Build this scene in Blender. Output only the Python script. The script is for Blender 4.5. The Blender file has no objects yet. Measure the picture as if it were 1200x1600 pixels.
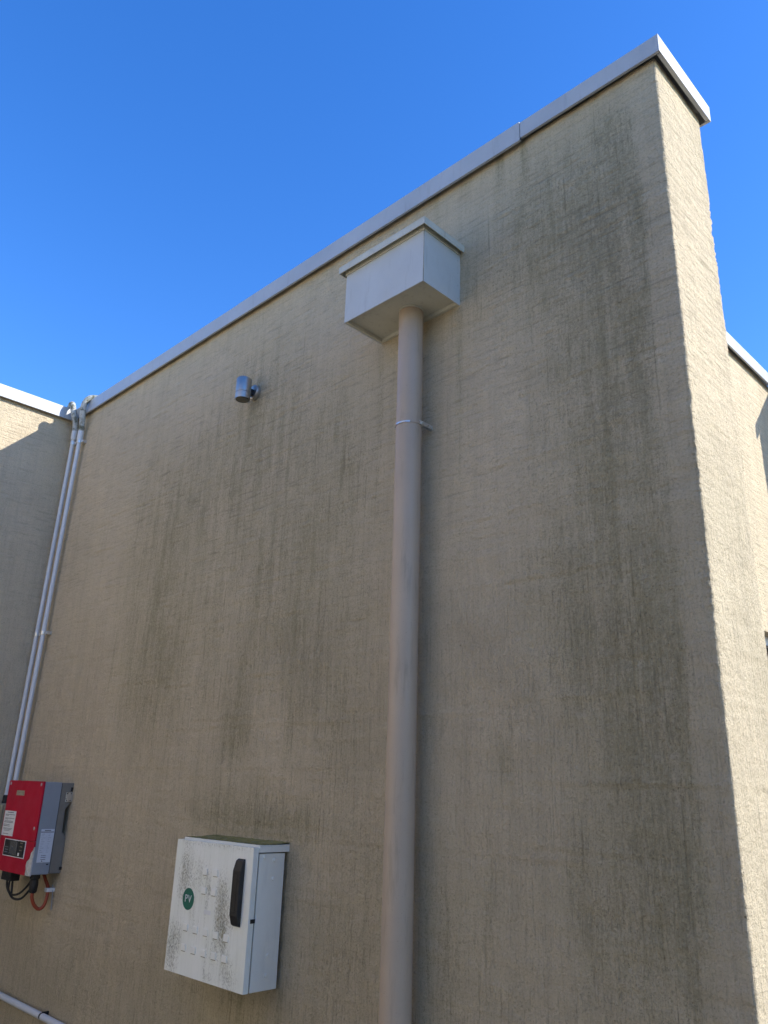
import bpy, bmesh, math, random
import numpy as np
from mathutils import Vector, Matrix

random.seed(7)
SC = bpy.context.scene
COL = SC.collection
R = math.radians

# ------------------------------------------------------------------ camera
cam_d = bpy.data.cameras.new('camera')
cam = bpy.data.objects.new('camera', cam_d)
COL.objects.link(cam)
cam.matrix_world = Matrix(((0.71535946, 0.21035273, 0.66634269, 0.0),
                           (0.69806780, -0.25747143, -0.66813907, -2.0),
                           (0.03101933, 0.94311197, -0.33102509, 1.6),
                           (0, 0, 0, 1)))
cam_d.sensor_fit = 'VERTICAL'
cam_d.sensor_height = 32.0
cam_d.lens = 32.0 * 1239.594 / 1600.0
cam_d.clip_start = 0.05
cam_d.clip_end = 2000
SC.camera = cam

# ------------------------------------------------------------------ sky, sun, exposure
SUN = Vector((1.0, 0.70, 0.73)).normalized()          # direction towards the sun
elev = math.asin(SUN.z)
azim = math.atan2(SUN.x, SUN.y)
world = bpy.data.worlds.new('World')
SC.world = world
world.use_nodes = True
wn = world.node_tree.nodes
wl = world.node_tree.links
sky = wn.new('ShaderNodeTexSky')
sky.sky_type = 'NISHITA'
sky.sun_disc = False
sky.sun_elevation = elev
sky.sun_rotation = azim
sky.altitude = 0
sky.air_density = 1.0
sky.dust_density = 0.2
sky.ozone_density = 3.0
hs = wn.new('ShaderNodeHueSaturation')
hs.inputs['Hue'].default_value = 0.513
hs.inputs['Saturation'].default_value = 1.31
wl.new(sky.outputs[0], hs.inputs['Color'])
wl.new(hs.outputs[0], wn['Background'].inputs['Color'])
wn['Background'].inputs['Strength'].default_value = 0.136

sun_d = bpy.data.lights.new('sun', 'SUN')
sun_d.energy = 2.75
sun_d.angle = R(0.53)
sun_d.color = (1.0, 0.96, 0.90)
sun = bpy.data.objects.new('sun', sun_d)
COL.objects.link(sun)
sun.rotation_euler = (-SUN).to_track_quat('-Z', 'Y').to_euler()
sun.location = (6, 4, 9)

vs = SC.view_settings
vs.view_transform = 'Standard'
vs.look = 'None'
vs.exposure = 1.36
vs.gamma = 1.0
vs.use_curve_mapping = False

# ------------------------------------------------------------------ node helpers
class NT:
    def __init__(self, name):
        self.m = bpy.data.materials.new(name)
        self.m.use_nodes = True
        self.t = self.m.node_tree
        self.n = self.t.nodes
        self.b = self.n['Principled BSDF']
        self.tc = self.n.new('ShaderNodeTexCoord')
    def link(self, a, b): self.t.links.new(a, b)
    def mapping(self, scale=(1, 1, 1), rot=(0, 0, 0), src=None):
        mp = self.n.new('ShaderNodeMapping')
        mp.inputs['Scale'].default_value = scale
        mp.inputs['Rotation'].default_value = rot
        self.link(src or self.tc.outputs['Object'], mp.inputs['Vector'])
        return mp.outputs[0]
    def noise(self, scale, detail=3, rough=0.55, vec=None, dist=0.0):
        x = self.n.new('ShaderNodeTexNoise')
        x.inputs['Scale'].default_value = scale
        x.inputs['Detail'].default_value = detail
        x.inputs['Roughness'].default_value = rough
        x.inputs['Distortion'].default_value = dist
        self.link(vec or self.tc.outputs['Object'], x.inputs['Vector'])
        return x.outputs['Fac']
    def voronoi(self, scale, vec=None):
        x = self.n.new('ShaderNodeTexVoronoi')
        x.inputs['Scale'].default_value = scale
        self.link(vec or self.tc.outputs['Object'], x.inputs['Vector'])
        return x
    def ramp(self, src, lo, hi, a=0.0, b=1.0):
        x = self.n.new('ShaderNodeMapRange')
        x.inputs['From Min'].default_value = lo
        x.inputs['From Max'].default_value = hi
        x.inputs['To Min'].default_value = a
        x.inputs['To Max'].default_value = b
        self.link(src, x.inputs['Value'])
        return x.outputs[0]
    def math(self, op, a, b=0.5, clamp=False):
        x = self.n.new('ShaderNodeMath')
        x.operation = op
        x.use_clamp = clamp
        for i, v in enumerate((a, b)):
            if isinstance(v, (int, float)): x.inputs[i].default_value = v
            else: self.link(v, x.inputs[i])
        return x.outputs[0]
    def mix(self, fac, a, b, mode='MIX'):
        x = self.n.new('ShaderNodeMix')
        x.data_type = 'RGBA'
        x.blend_type = mode
        if isinstance(fac, (int, float)): x.inputs[0].default_value = fac
        else: self.link(fac, x.inputs[0])
        for i, v in ((6, a), (7, b)):
            if isinstance(v, tuple): x.inputs[i].default_value = (*v, 1)
            else: self.link(v, x.inputs[i])
        return x.outputs[2]
    def attr(self, name):
        x = self.n.new('ShaderNodeAttribute')
        x.attribute_name = name
        return x.outputs['Fac']
    def bump(self, h, dist, strength=1.0, prev=None):
        x = self.n.new('ShaderNodeBump')
        x.inputs['Distance'].default_value = dist
        x.inputs['Strength'].default_value = strength
        self.link(h, x.inputs['Height'])
        if prev is not None: self.link(prev, x.inputs['Normal'])
        return x.outputs[0]
    def out(self, color=None, rough=0.5, normal=None, metal=0.0, spec=0.5):
        b = self.b
        if color is not None:
            if isinstance(color, tuple): b.inputs['Base Color'].default_value = (*color, 1)
            else: self.link(color, b.inputs['Base Color'])
        if isinstance(rough, (int, float)): b.inputs['Roughness'].default_value = rough
        else: self.link(rough, b.inputs['Roughness'])
        b.inputs['Metallic'].default_value = metal
        b.inputs['Specular IOR Level'].default_value = spec
        if normal is not None: self.link(normal, b.inputs['Normal'])
        return self.m

def paint(name, col, rough=0.5, var=0.12, scale=9.0, dirt=(0.16, 0.14, 0.09), dirt_amt=0.25, metal=0.0, spec=0.5, bump=0.0004, bscale=60.0):
    t = NT(name)
    n1 = t.noise(scale, 5, 0.6)
    dark = tuple(c * (1 - var) for c in col)
    c = t.mix(t.ramp(n1, 0.35, 0.65), col, dark)
    streak = t.noise(1.0, 4, 0.65, t.mapping((38, 38, 5)))
    c = t.mix(t.ramp(streak, 0.56, 0.80, 0, dirt_amt), c, dirt)
    sp = t.noise(260.0, 2, 0.6)
    c = t.mix(t.ramp(sp, 0.66, 0.74, 0, dirt_amt), c, dirt)
    r = t.ramp(t.noise(scale * 2.3, 4), 0.3, 0.7, max(0.05, rough - 0.08), min(1, rough + 0.1))
    return t.out(c, r, t.bump(t.noise(bscale, 3), bump), metal, spec)

# rendered wall: taupe paint over trowelled render with algal growth and painted-in shade
def stucco(name, algae_shade=True, col=(0.745, 0.612, 0.415)):
    t = NT(name)
    O = t.tc.outputs['Object']
    def mul(k, c=col): return tuple(x * k for x in c)
    big = t.noise(0.9, 4, 0.55)
    mid = t.noise(9.0, 6, 0.65)
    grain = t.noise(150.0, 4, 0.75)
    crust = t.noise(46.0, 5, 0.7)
    c = t.mix(t.ramp(big, 0.35, 0.65), mul(1.04), (col[0] * 0.91, col[1] * 0.93, col[2] * 0.93))
    c = t.mix(t.ramp(mid, 0.42, 0.78, 0, 0.5), c, mul(0.76))
    st = t.noise(1.0, 6, 0.7, t.mapping((22, 22, 0.8)))
    c = t.mix(t.ramp(st, 0.47, 0.78, 0, 0.30), c, (0.33, 0.275, 0.19))
    c = t.mix(t.ramp(grain, 0.50, 0.72, 0, 0.70), c, mul(0.52))  # grain and crust darkening paints in the shading of fine relief
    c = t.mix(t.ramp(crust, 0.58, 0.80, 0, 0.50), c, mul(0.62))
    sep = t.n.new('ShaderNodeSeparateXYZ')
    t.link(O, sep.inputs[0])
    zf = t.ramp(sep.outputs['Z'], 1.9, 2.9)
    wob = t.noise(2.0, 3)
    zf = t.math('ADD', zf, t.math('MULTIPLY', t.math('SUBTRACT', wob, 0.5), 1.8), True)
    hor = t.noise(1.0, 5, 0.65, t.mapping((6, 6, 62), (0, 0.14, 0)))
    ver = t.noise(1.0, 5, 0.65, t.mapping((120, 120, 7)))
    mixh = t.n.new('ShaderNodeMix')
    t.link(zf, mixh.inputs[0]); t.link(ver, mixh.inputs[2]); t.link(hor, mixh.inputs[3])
    # trowel grooves darkened: relief shading painted into the colour
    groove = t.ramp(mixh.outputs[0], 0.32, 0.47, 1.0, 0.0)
    amt = t.math('ADD', t.math('MULTIPLY', t.attr('algae_shade'), 0.75), 0.34, True) if algae_shade else 0.30
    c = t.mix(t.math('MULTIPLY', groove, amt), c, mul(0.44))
    if algae_shade:
        a = t.attr('algae_shade')
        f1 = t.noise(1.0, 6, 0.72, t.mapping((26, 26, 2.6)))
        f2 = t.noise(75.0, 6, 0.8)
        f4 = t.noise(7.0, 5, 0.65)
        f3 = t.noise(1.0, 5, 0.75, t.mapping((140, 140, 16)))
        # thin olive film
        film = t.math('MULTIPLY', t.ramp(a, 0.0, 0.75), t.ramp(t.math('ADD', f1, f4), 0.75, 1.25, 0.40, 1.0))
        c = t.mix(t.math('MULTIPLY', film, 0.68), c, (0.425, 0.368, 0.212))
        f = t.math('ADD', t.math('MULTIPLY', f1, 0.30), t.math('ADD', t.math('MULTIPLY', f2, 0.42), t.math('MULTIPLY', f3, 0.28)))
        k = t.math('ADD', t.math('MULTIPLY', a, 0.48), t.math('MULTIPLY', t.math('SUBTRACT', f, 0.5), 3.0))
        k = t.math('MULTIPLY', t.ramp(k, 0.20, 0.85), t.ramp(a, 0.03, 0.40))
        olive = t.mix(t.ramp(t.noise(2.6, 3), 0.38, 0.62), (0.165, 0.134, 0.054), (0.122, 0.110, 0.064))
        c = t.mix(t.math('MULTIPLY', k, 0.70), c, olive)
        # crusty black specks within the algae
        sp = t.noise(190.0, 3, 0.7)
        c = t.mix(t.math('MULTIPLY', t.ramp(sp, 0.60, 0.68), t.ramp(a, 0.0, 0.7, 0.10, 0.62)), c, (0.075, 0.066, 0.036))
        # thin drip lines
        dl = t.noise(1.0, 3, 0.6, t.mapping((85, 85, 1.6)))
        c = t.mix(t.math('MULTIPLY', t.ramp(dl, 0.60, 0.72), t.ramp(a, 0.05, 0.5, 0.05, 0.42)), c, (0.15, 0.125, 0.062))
    # tiny irregular dark pits
    wv = t.n.new('ShaderNodeVectorMath'); wv.operation = 'ADD'
    nz = t.n.new('ShaderNodeTexNoise'); nz.inputs['Scale'].default_value = 60
    t.link(O, nz.inputs['Vector'])
    sc_ = t.n.new('ShaderNodeVectorMath'); sc_.operation = 'SCALE'; sc_.inputs['Scale'].default_value = 0.02
    t.link(nz.outputs['Color'], sc_.inputs[0]); t.link(O, wv.inputs[0]); t.link(sc_.outputs[0], wv.inputs[1])
    v = t.voronoi(62.0, wv.outputs[0])
    rnd = t.ramp(v.outputs['Color'], 0.84, 0.88)
    pit = t.math('MULTIPLY', t.ramp(v.outputs['Distance'], 0.03, 0.15, 1, 0), rnd)
    c = t.mix(t.math('MULTIPLY', pit, 0.75), c, (0.09, 0.075, 0.05))
    # relief: sand grain, horizontal trowel drag high up, vertical comb lines low down
    n = t.bump(mixh.outputs[0], 0.014, 0.95)
    if algae_shade:
        comb = t.noise(1.0, 4, 0.6, t.mapping((150, 150, 5), (0, 0.72, 0)))
        n = t.bump(t.math('MULTIPLY', comb, t.attr('comb')), 0.016, 0.9, n)
    n = t.bump(t.noise(26.0, 5, 0.65), 0.008, 0.9, n)
    n = t.bump(t.math('ADD', t.math('MULTIPLY', grain, 0.6), crust), 0.0095, 1.0, n)
    n = t.bump(t.math('SUBTRACT', 1.0, pit), 0.006, 0.9, n)
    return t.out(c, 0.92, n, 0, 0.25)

M = {}
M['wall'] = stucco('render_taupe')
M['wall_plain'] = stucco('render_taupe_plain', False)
M['bounce_wall'] = stucco('render_pale', False, (0.88, 0.76, 0.62))  # for the added wall that bounces light from behind the viewpoint
M['coping'] = paint('coping_metal', (0.46, 0.48, 0.50), 0.38, 0.12, 3.0, dirt_amt=0.22, bump=0.003, bscale=3.0)
M['cream'] = paint('cream_sheet_metal', (0.60, 0.61, 0.57), 0.45, 0.09, 4.0, dirt_amt=0.26, bump=0.0008, bscale=6.0)
M['cream_lid'] = paint('cream_lid', (0.64, 0.62, 0.50), 0.5, 0.1, 8.0, dirt_amt=0.35)
M['pipe'] = paint('painted_downpipe', (0.50, 0.39, 0.28), 0.45, 0.12, 3.0, dirt_amt=0.40, bump=0.0005, bscale=9.0)
M['steel'] = paint('brushed_steel', (0.50, 0.48, 0.44), 0.42, 0.08, 12.0, dirt_amt=0.05, metal=1.0)
M['zinc'] = paint('zinc_bright', (0.70, 0.70, 0.68), 0.32, 0.12, 40.0, dirt_amt=0.25, metal=0.85)
M['dark_lens'] = paint('lamp_lens', (0.09, 0.085, 0.06), 0.15, 0.1, 20.0)
M['rubber'] = paint('black_rubber', (0.012, 0.012, 0.013), 0.55, 0.2, 20.0, dirt_amt=0.05)
M['conduit'] = paint('grey_conduit', (0.68, 0.70, 0.70), 0.42, 0.06, 6.0, dirt_amt=0.12)
M['conduit_flex'] = paint('mossy_flex', (0.46, 0.46, 0.42), 0.75, 0.3, 30.0, dirt=(0.05, 0.05, 0.02), dirt_amt=0.9)
M['red'] = paint('red_cover', (0.50, 0.004, 0.030), 0.45, 0.16, 5.0, dirt=(0.25, 0.012, 0.02), dirt_amt=0.3, spec=0.25)
M['grey_body'] = paint('grey_body', (0.30, 0.33, 0.36), 0.5, 0.06, 5.0, dirt_amt=0.15)
M['taupe_body'] = paint('taupe_cast_back', (0.23, 0.21, 0.175), 0.6, 0.12, 12.0, dirt_amt=0.3)
M['primer'] = paint('bare_primer', (0.62, 0.60, 0.56), 0.8, 0.25, 60.0, dirt_amt=0.45)
M['sticker'] = paint('white_sticker', (0.78, 0.78, 0.74), 0.55, 0.08, 20.0, dirt_amt=0.15)
M['label_blue'] = paint('data_plate', (0.66, 0.70, 0.76), 0.45, 0.07, 25.0, dirt_amt=0.12)
M['ink'] = paint('print_ink', (0.10, 0.10, 0.11), 0.6, 0.3, 60.0, dirt_amt=0.0)
M['ink_faint'] = paint('print_faded', (0.42, 0.46, 0.52), 0.6, 0.2, 60.0, dirt_amt=0.0)
M['badge'] = paint('beige_badge', (0.40, 0.33, 0.22), 0.5, 0.25, 60.0)
M['screen'] = paint('grey_screen', (0.085, 0.085, 0.08), 0.25, 0.1, 20.0)
M['panel_black'] = paint('black_panel', (0.010, 0.010, 0.011), 0.4, 0.2, 20.0, dirt_amt=0.02)
M['orange'] = paint('orange_cable', (0.36, 0.055, 0.014), 0.5, 0.15, 30.0, dirt_amt=0.2)
M['green'] = paint('green_disc', (0.003, 0.135, 0.085), 0.45, 0.08, 12.0, dirt_amt=0.04)
M['white_ink'] = paint('white_letter', (0.72, 0.74, 0.72), 0.5, 0.05, 30.0, dirt_amt=0.0)
M['box_white'] = paint('cabinet_white', (0.88, 0.87, 0.77), 0.42, 0.06, 5.0, dirt_amt=0.14)
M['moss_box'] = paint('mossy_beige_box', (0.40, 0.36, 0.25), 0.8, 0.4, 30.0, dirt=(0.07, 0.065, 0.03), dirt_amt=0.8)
M['window_white'] = paint('window_frame_white', (0.78, 0.78, 0.76), 0.4, 0.04, 6.0, dirt_amt=0.06)

def mossy_hose():
    t = NT('mossy_hose')
    c = t.mix(t.ramp(t.noise(12.0, 3), 0.4, 0.6), (0.55, 0.56, 0.52), (0.42, 0.43, 0.38))
    c = t.mix(t.ramp(t.noise(26.0, 5, 0.7), 0.46, 0.60, 0, 0.85), c, (0.085, 0.085, 0.035))
    return t.out(c, 0.8, t.bump(t.noise(120.0, 3), 0.002), 0, 0.3)
M['conduit_flex'] = mossy_hose()

def cabinet_door():
    t = NT('cabinet_door_grimy')
    g = t.attr('grime')
    c = t.mix(t.ramp(t.noise(7.0, 4), 0.35, 0.65), (0.88, 0.88, 0.79), (0.82, 0.83, 0.72))
    f = t.noise(1.0, 5, 0.8, t.mapping((230, 230, 130)))
    s2 = t.noise(1.0, 4, 0.65, t.mapping((70, 70, 7)))
    k = t.math('ADD', t.math('MULTIPLY', g, 0.55), t.math('MULTIPLY', t.math('SUBTRACT', f, 0.5), 2.0))
    k = t.math('MULTIPLY', t.ramp(k, 0.22, 0.66), t.ramp(g, 0.04, 0.36))
    c = t.mix(t.math('MULTIPLY', t.ramp(s2, 0.45, 0.75), t.ramp(g, 0.0, 0.5, 0.06, 0.4)), c, (0.34, 0.33, 0.24))
    moss = t.mix(t.ramp(t.noise(40.0, 3), 0.4, 0.6), (0.17, 0.140, 0.045), (0.085, 0.08, 0.045))
    c = t.mix(t.math('MULTIPLY', k, 0.88), c, moss)
    v = t.voronoi(75.0)
    pit = t.math('MULTIPLY', t.ramp(v.outputs['Distance'], 0.08, 0.16, 1, 0), t.ramp(v.outputs['Color'], 0.78, 0.8))
    c = t.mix(t.math('MULTIPLY', pit, 0.5), c, (0.2, 0.18, 0.12))
    return t.out(c, 0.48, t.bump(f, 0.0008, 0.5), 0, 0.5)
M['door'] = cabinet_door()

def moss_top():
    t = NT('mossy_top')
    c = t.mix(t.ramp(t.noise(1.0, 5, 0.7, t.mapping((8, 60, 8))), 0.35, 0.65), (0.40, 0.33, 0.10), (0.17, 0.155, 0.05))
    c = t.mix(t.ramp(t.noise(90.0, 4), 0.5, 0.68), c, (0.32, 0.29, 0.17))
    return t.out(c, 0.95, t.bump(t.noise(160.0, 4), 0.004, 0.8), 0, 0.2)
M['moss_top'] = moss_top()

def glass_dark():
    t = NT('window_glass')
    t.b.inputs['Coat Weight'].default_value = 0.3
    return t.out((0.012, 0.014, 0.016), 0.06, None, 0, 0.6)
M['glass'] = glass_dark()

def concrete():
    t = NT('concrete_paving')
    c = t.mix(t.ramp(t.noise(0.6, 5), 0.35, 0.65), (0.17, 0.155, 0.13), (0.13, 0.12, 0.10))
    c = t.mix(t.ramp(t.noise(40.0, 4), 0.45, 0.7, 0, 0.5), c, (0.05, 0.048, 0.045))
    return t.out(c, 0.9, t.bump(t.noise(120.0, 4), 0.004), 0, 0.3)
M['concrete'] = concrete()

# ------------------------------------------------------------------ mesh helpers
ORG = {}
class MB:
    def __init__(self):
        self.v = []; self.f = []
    def add(self, vs, fs):
        o = len(self.v)
        self.v += [tuple(p) for p in vs]
        self.f += [tuple(i + o for i in f) for f in fs]
        return self
    def box(self, x0, x1, y0, y1, z0, z1):
        vs = [(x, y, z) for z in (z0, z1) for y in (y0, y1) for x in (x0, x1)]
        return self.add(vs, [(0, 2, 3, 1), (4, 5, 7, 6), (0, 1, 5, 4), (2, 6, 7, 3), (0, 4, 6, 2), (1, 3, 7, 5)])
    def prism(self, poly, axis, a, b):
        n = len(poly)
        def p(q, t):
            if axis == 0: return (t, q[0], q[1])
            if axis == 1: return (q[0], t, q[1])
            return (q[0], q[1], t)
        vs = [p(q, a) for q in poly] + [p(q, b) for q in poly]
        fs = [tuple(range(n - 1, -1, -1)), tuple(range(n, 2 * n))]
        fs += [(i, (i + 1) % n, n + (i + 1) % n, n + i) for i in range(n)]
        return self.add(vs, fs)
    def lathe(self, base, axis, prof, seg=32):
        # prof: (radius, distance along axis)
        ax = Vector(axis).normalized()
        u = ax.orthogonal().normalized(); w = ax.cross(u)
        base = Vector(base)
        vs = []
        for r, h in prof:
            for k in range(seg):
                a = 2 * math.pi * k / seg
                vs.append(base + ax * h + (u * math.cos(a) + w * math.sin(a)) * r)
        fs = []
        for i in range(len(prof) - 1):
            for k in range(seg):
                k2 = (k + 1) % seg
                fs.append((i * seg + k, i * seg + k2, (i + 1) * seg + k2, (i + 1) * seg + k))
        fs.append(tuple(range(seg - 1, -1, -1)))
        m = (len(prof) - 1) * seg
        fs.append(tuple(range(m, m + seg)))
        return self.add(vs, fs)
    def tube(self, pts, rad, seg=12, closed_ends=True):
        P = [Vector(p) for p in pts]
        n = len(P)
        rr = rad if isinstance(rad, (list, tuple)) else [rad] * n
        vs = []; prev = None
        for i in range(n):
            d = (P[min(i + 1, n - 1)] - P[max(i - 1, 0)]).normalized()
            if prev is None: u = d.orthogonal().normalized()
            else: u = (prev - d * prev.dot(d)).normalized()
            prev = u; w = d.cross(u)
            for k in range(seg):
                a = 2 * math.pi * k / seg
                vs.append(P[i] + (u * math.cos(a) + w * math.sin(a)) * rr[i])
        fs = []
        for i in range(n - 1):
            for k in range(seg):
                k2 = (k + 1) % seg
                fs.append((i * seg + k, i * seg + k2, (i + 1) * seg + k2, (i + 1) * seg + k))
        fs.append(tuple(range(seg - 1, -1, -1)))
        fs.append(tuple(range((n - 1) * seg, n * seg)))
        return self.add(vs, fs)
    def build(self, name, mat, parent=None, bevel=0.0, smooth=False, segs=2):
        org = ORG.get(parent.name, Vector((0, 0, 0))) if parent else Vector((0, 0, 0))
        me = bpy.data.meshes.new(name)
        me.from_pydata([(p[0] - org[0], p[1] - org[1], p[2] - org[2]) for p in self.v], [], self.f)
        bm = bmesh.new(); bm.from_mesh(me)
        bmesh.ops.recalc_face_normals(bm, faces=bm.faces)
        if bevel > 0:
            ed = [e for e in bm.edges if len(e.link_faces) == 2 and e.calc_face_angle(0) > R(25)]
            bmesh.ops.bevel(bm, geom=ed, offset=bevel, segments=segs, profile=0.6, affect='EDGES', clamp_overlap=True)
        if smooth:
            for f in bm.faces: f.smooth = len(f.verts) <= 4
            for e in bm.edges:
                if len(e.link_faces) == 2 and e.calc_face_angle(0) > R(40): e.smooth = False
        bm.to_mesh(me); bm.free()
        me.materials.append(mat)
        o = bpy.data.objects.new(name, me)
        COL.objects.link(o)
        if parent: o.parent = parent
        ORG[o.name] = org
        return o

def root(name, loc, label, cat, group=None):
    o = bpy.data.objects.new(name, None)
    o.empty_display_size = 0.1
    COL.objects.link(o)
    o.location = loc
    ORG[o.name] = Vector(loc)
    return tag(o, label, cat, group)

def tag(o, label, cat, group=None):
    o['label'] = label; o['category'] = cat
    if group: o['group'] = group
    return o

def arc_pts(p0, p1, p2, n=10):
    # quadratic Bezier
    a, b, c = Vector(p0), Vector(p1), Vector(p2)
    return [tuple(a * (1 - t) ** 2 + b * 2 * t * (1 - t) + c * t * t) for t in [i / n for i in range(n + 1)]]

def spline(pts, n=8):
    P = [Vector(p) for p in pts]
    out = []
    for i in range(len(P) - 1):
        a = P[max(i - 1, 0)]; b = P[i]; c = P[i + 1]; d = P[min(i + 2, len(P) - 1)]
        for k in range(n):
            t = k / n
            out.append(0.5 * ((2 * b) + (c - a) * t + (2 * a - 5 * b + 4 * c - d) * t * t + (3 * b - a - 3 * c + d) * t ** 3))
    out.append(P[-1])
    return [tuple(p) for p in out]

# numpy value noise
RNG = np.random.RandomState(11)
TAB = RNG.rand(256, 256)
def vnoise(x, y):
    xi = np.floor(x).astype(int); yi = np.floor(y).astype(int)
    fx = x - xi; fy = y - yi
    fx = fx * fx * (3 - 2 * fx); fy = fy * fy * (3 - 2 * fy)
    g = lambda a, b: TAB[a % 256, b % 256]
    return ((g(xi, yi) * (1 - fx) + g(xi + 1, yi) * fx) * (1 - fy) + (g(xi, yi + 1) * (1 - fx) + g(xi + 1, yi + 1) * fx) * fy)
def fbm(x, y, o=4):
    s = 0; a = 0.5; tot = 0
    for i in range(o):
        s = s + a * (vnoise(x + 17.3 * i, y + 41.7 * i) - 0.5); tot += a
        x = x * 2.03; y = y * 2.03; a *= 0.55
    return s / tot

# ------------------------------------------------------------------ dimensions
XE, XL, XR = -0.797, -5.0, -1.35      # end of the wing wall, left wall face, rear wall face
TH = 0.345                            # wall thickness
ZW = 3.925                            # top of render
ZC = 3.985                            # top of coping

STAINS_SHADE = [(-1.10,3.42,0.20,0.28,0.55),(-1.32,3.30,0.24,0.26,0.42),(-1.02,3.15,0.16,0.30,0.5),(-1.50,3.45,0.14,0.20,0.25),(-0.95,1.55,0.12,0.5,0.45),(-1.06,2.35,0.15,0.6,0.35),(-0.91,3.65,0.131,0.15,0.55),(-0.92,3.37,0.148,0.22,0.9),(-1.00,3.49,0.135,0.15,0.45),(-0.92,3.06,0.111,0.24,0.95),(-1.16,3.70,0.177,0.16,0.35),(-1.30,3.58,0.189,0.19,0.3),(-0.92,2.75,0.098,0.23,0.8),(-0.99,2.69,0.142,0.29,0.45),(-0.94,2.35,0.083,0.22,0.7),(-1.08,2.59,0.042,0.23,0.85),(-1.09,2.33,0.037,0.17,0.55),(-1.09,2.03,0.042,0.12,1.0),(-1.03,1.99,0.075,0.16,0.6),(-0.95,2.00,0.080,0.24,0.75),(-0.94,1.75,0.068,0.17,0.85),(-1.00,1.85,0.126,0.20,0.45),(-0.95,1.48,0.065,0.17,0.6),(-1.04,1.54,0.105,0.23,0.35),(-1.28,2.23,0.090,0.12,0.45),(-1.20,1.93,0.052,0.12,0.45),(-1.46,1.71,0.028,0.08,0.7),(-1.13,1.29,0.107,0.17,0.4),(-0.98,1.27,0.097,0.14,0.35),(-1.23,1.45,0.019,0.14,0.35),(-1.25,3.32,0.205,0.15,0.25),(-1.23,2.81,0.142,0.32,0.2),(-0.87,3.01,0.049,0.22,0.5),(-0.96,3.73,0.056,0.08,0.6),(-3.56,2.43,0.157,0.58,0.75),(-3.57,2.08,0.153,0.28,0.5),(-3.33,2.72,0.238,0.55,0.55),(-2.91,2.92,0.156,0.50,0.6),(-2.75,2.32,0.161,0.46,0.6),(-2.83,1.79,0.054,0.10,1.0),(-2.81,1.92,0.063,0.16,0.6),(-2.44,2.55,0.186,0.42,0.5),(-2.45,2.28,0.101,0.21,0.55),(-2.22,2.75,0.115,0.37,0.45),(-3.18,3.13,0.351,0.33,0.45),(-2.77,3.14,0.251,0.24,0.4),(-2.45,1.88,0.039,0.22,0.6),(-3.86,3.01,0.132,0.48,0.45),(-3.07,2.22,0.062,0.27,0.55),(-3.29,2.24,0.068,0.37,0.55),(-2.39,2.97,0.169,0.25,0.35),(-2.98,3.56,0.141,0.15,0.35),(-2.72,3.53,0.204,0.18,0.3),(-2.30,1.95,0.147,0.12,0.3),(-2.15,1.82,0.135,0.16,0.3),(-2.11,2.17,0.103,0.29,0.35),(-2.21,1.67,0.204,0.13,0.25),(-2.65,1.48,0.286,0.06,1.0),(-2.73,1.55,0.254,0.09,0.5),(-2.37,1.45,0.107,0.09,0.4),(-1.70,1.22,0.061,0.19,0.4),(-1.62,1.15,0.118,0.18,0.3),(-2.06,1.27,0.120,0.25,0.3),(-2.10,1.08,0.120,0.16,0.4),(-2.24,1.18,0.081,0.19,0.3),(-2.82,0.85,0.621,0.08,0.35),(-3.86,0.67,0.483,0.14,0.4),(-1.53,1.32,0.027,0.10,0.35)]  # algae stains, plus upper-right blobs that paint in shade

def relief(s, z, courses=True):
    d = 0.0034 * fbm(s * 18 + 5, z * 24 + 1, 3) + 0.0030 * fbm(s * 5 + 2, z * 42 + 9, 3)
    d = d + 0.0040 * fbm(s * 1.6, z * 1.6, 3) + 0.0042 * fbm(s * 5 + 9, z * 7 + 3, 4) + 0.0030 * fbm(s * 4 + 31, z * 26 + 7, 3)
    d = d + 0.0022 * fbm(s * 45 + 3, z * 45 + 17, 3)
    if courses:
        # block courses showing faintly through the render, broken and uneven
        for per, off, amp in ((0.2, 0.035, 0.0015), (0.1, 0.07, 0.0011)):
            zz = z + 0.010 * fbm(s * 2.2 + off * 50, z * 0.7, 2)
            q = (zz - off) / per
            row = np.floor(q + 0.5)
            dist = (q - row) * per
            gate = np.clip(fbm(s * 2.4 + row * 7.7, row * 3.1 + off * 90, 3) * 4 + 0.42, 0, 1)
            d = d + amp * gate * (np.exp(-(dist / 0.007) ** 2) - 0.8 * np.exp(-((dist + 0.013) / 0.008) ** 2))
    return d

def sheet(cols, zs, courses=True, corner=None):
    """cols: list of (x, y, nx, ny, s).  Returns verts, faces, displaced grid."""
    A = np.array(cols)
    S, Z = np.meshgrid(A[:, 4], np.array(zs))
    d = relief(S, Z, courses) * np.where(np.abs(A[None, :, 2]) > 0.5, 0.6, 1.0)
    if corner is not None:
        for sc_ in corner:
            w = np.exp(-((S - sc_) / 0.014) ** 2)
            am = np.clip(0.55 + 2.6 * fbm(Z * 4.3 + 11, S * 0 + sc_ * 3, 3), 0.12, 1.5)
            d = d + w * am * (0.0035 * fbm(Z * 38 + 3 + sc_ * 10, S * 40, 4) + 0.008 * fbm(Z * 130 + 5, S * 90 + 2, 3) - 0.007 * np.clip(fbm(Z * 9 + 4, S * 0 + sc_, 3) * 4 - 0.9, 0, 1) * (0.5 + vnoise(Z * 60, S * 60)) - 0.001)
    X = A[None, :, 0] + A[None, :, 2] * d
    Y = A[None, :, 1] + A[None, :, 3] * d
    nr, nc = Z.shape
    V = np.stack([X, Y, Z], -1).reshape(-1, 3)
    i = np.arange(nr - 1)[:, None] * nc + np.arange(nc - 1)[None, :]
    F = np.stack([i, i + 1, i + nc + 1, i + nc], -1).reshape(-1, 4)
    return V, F

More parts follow.
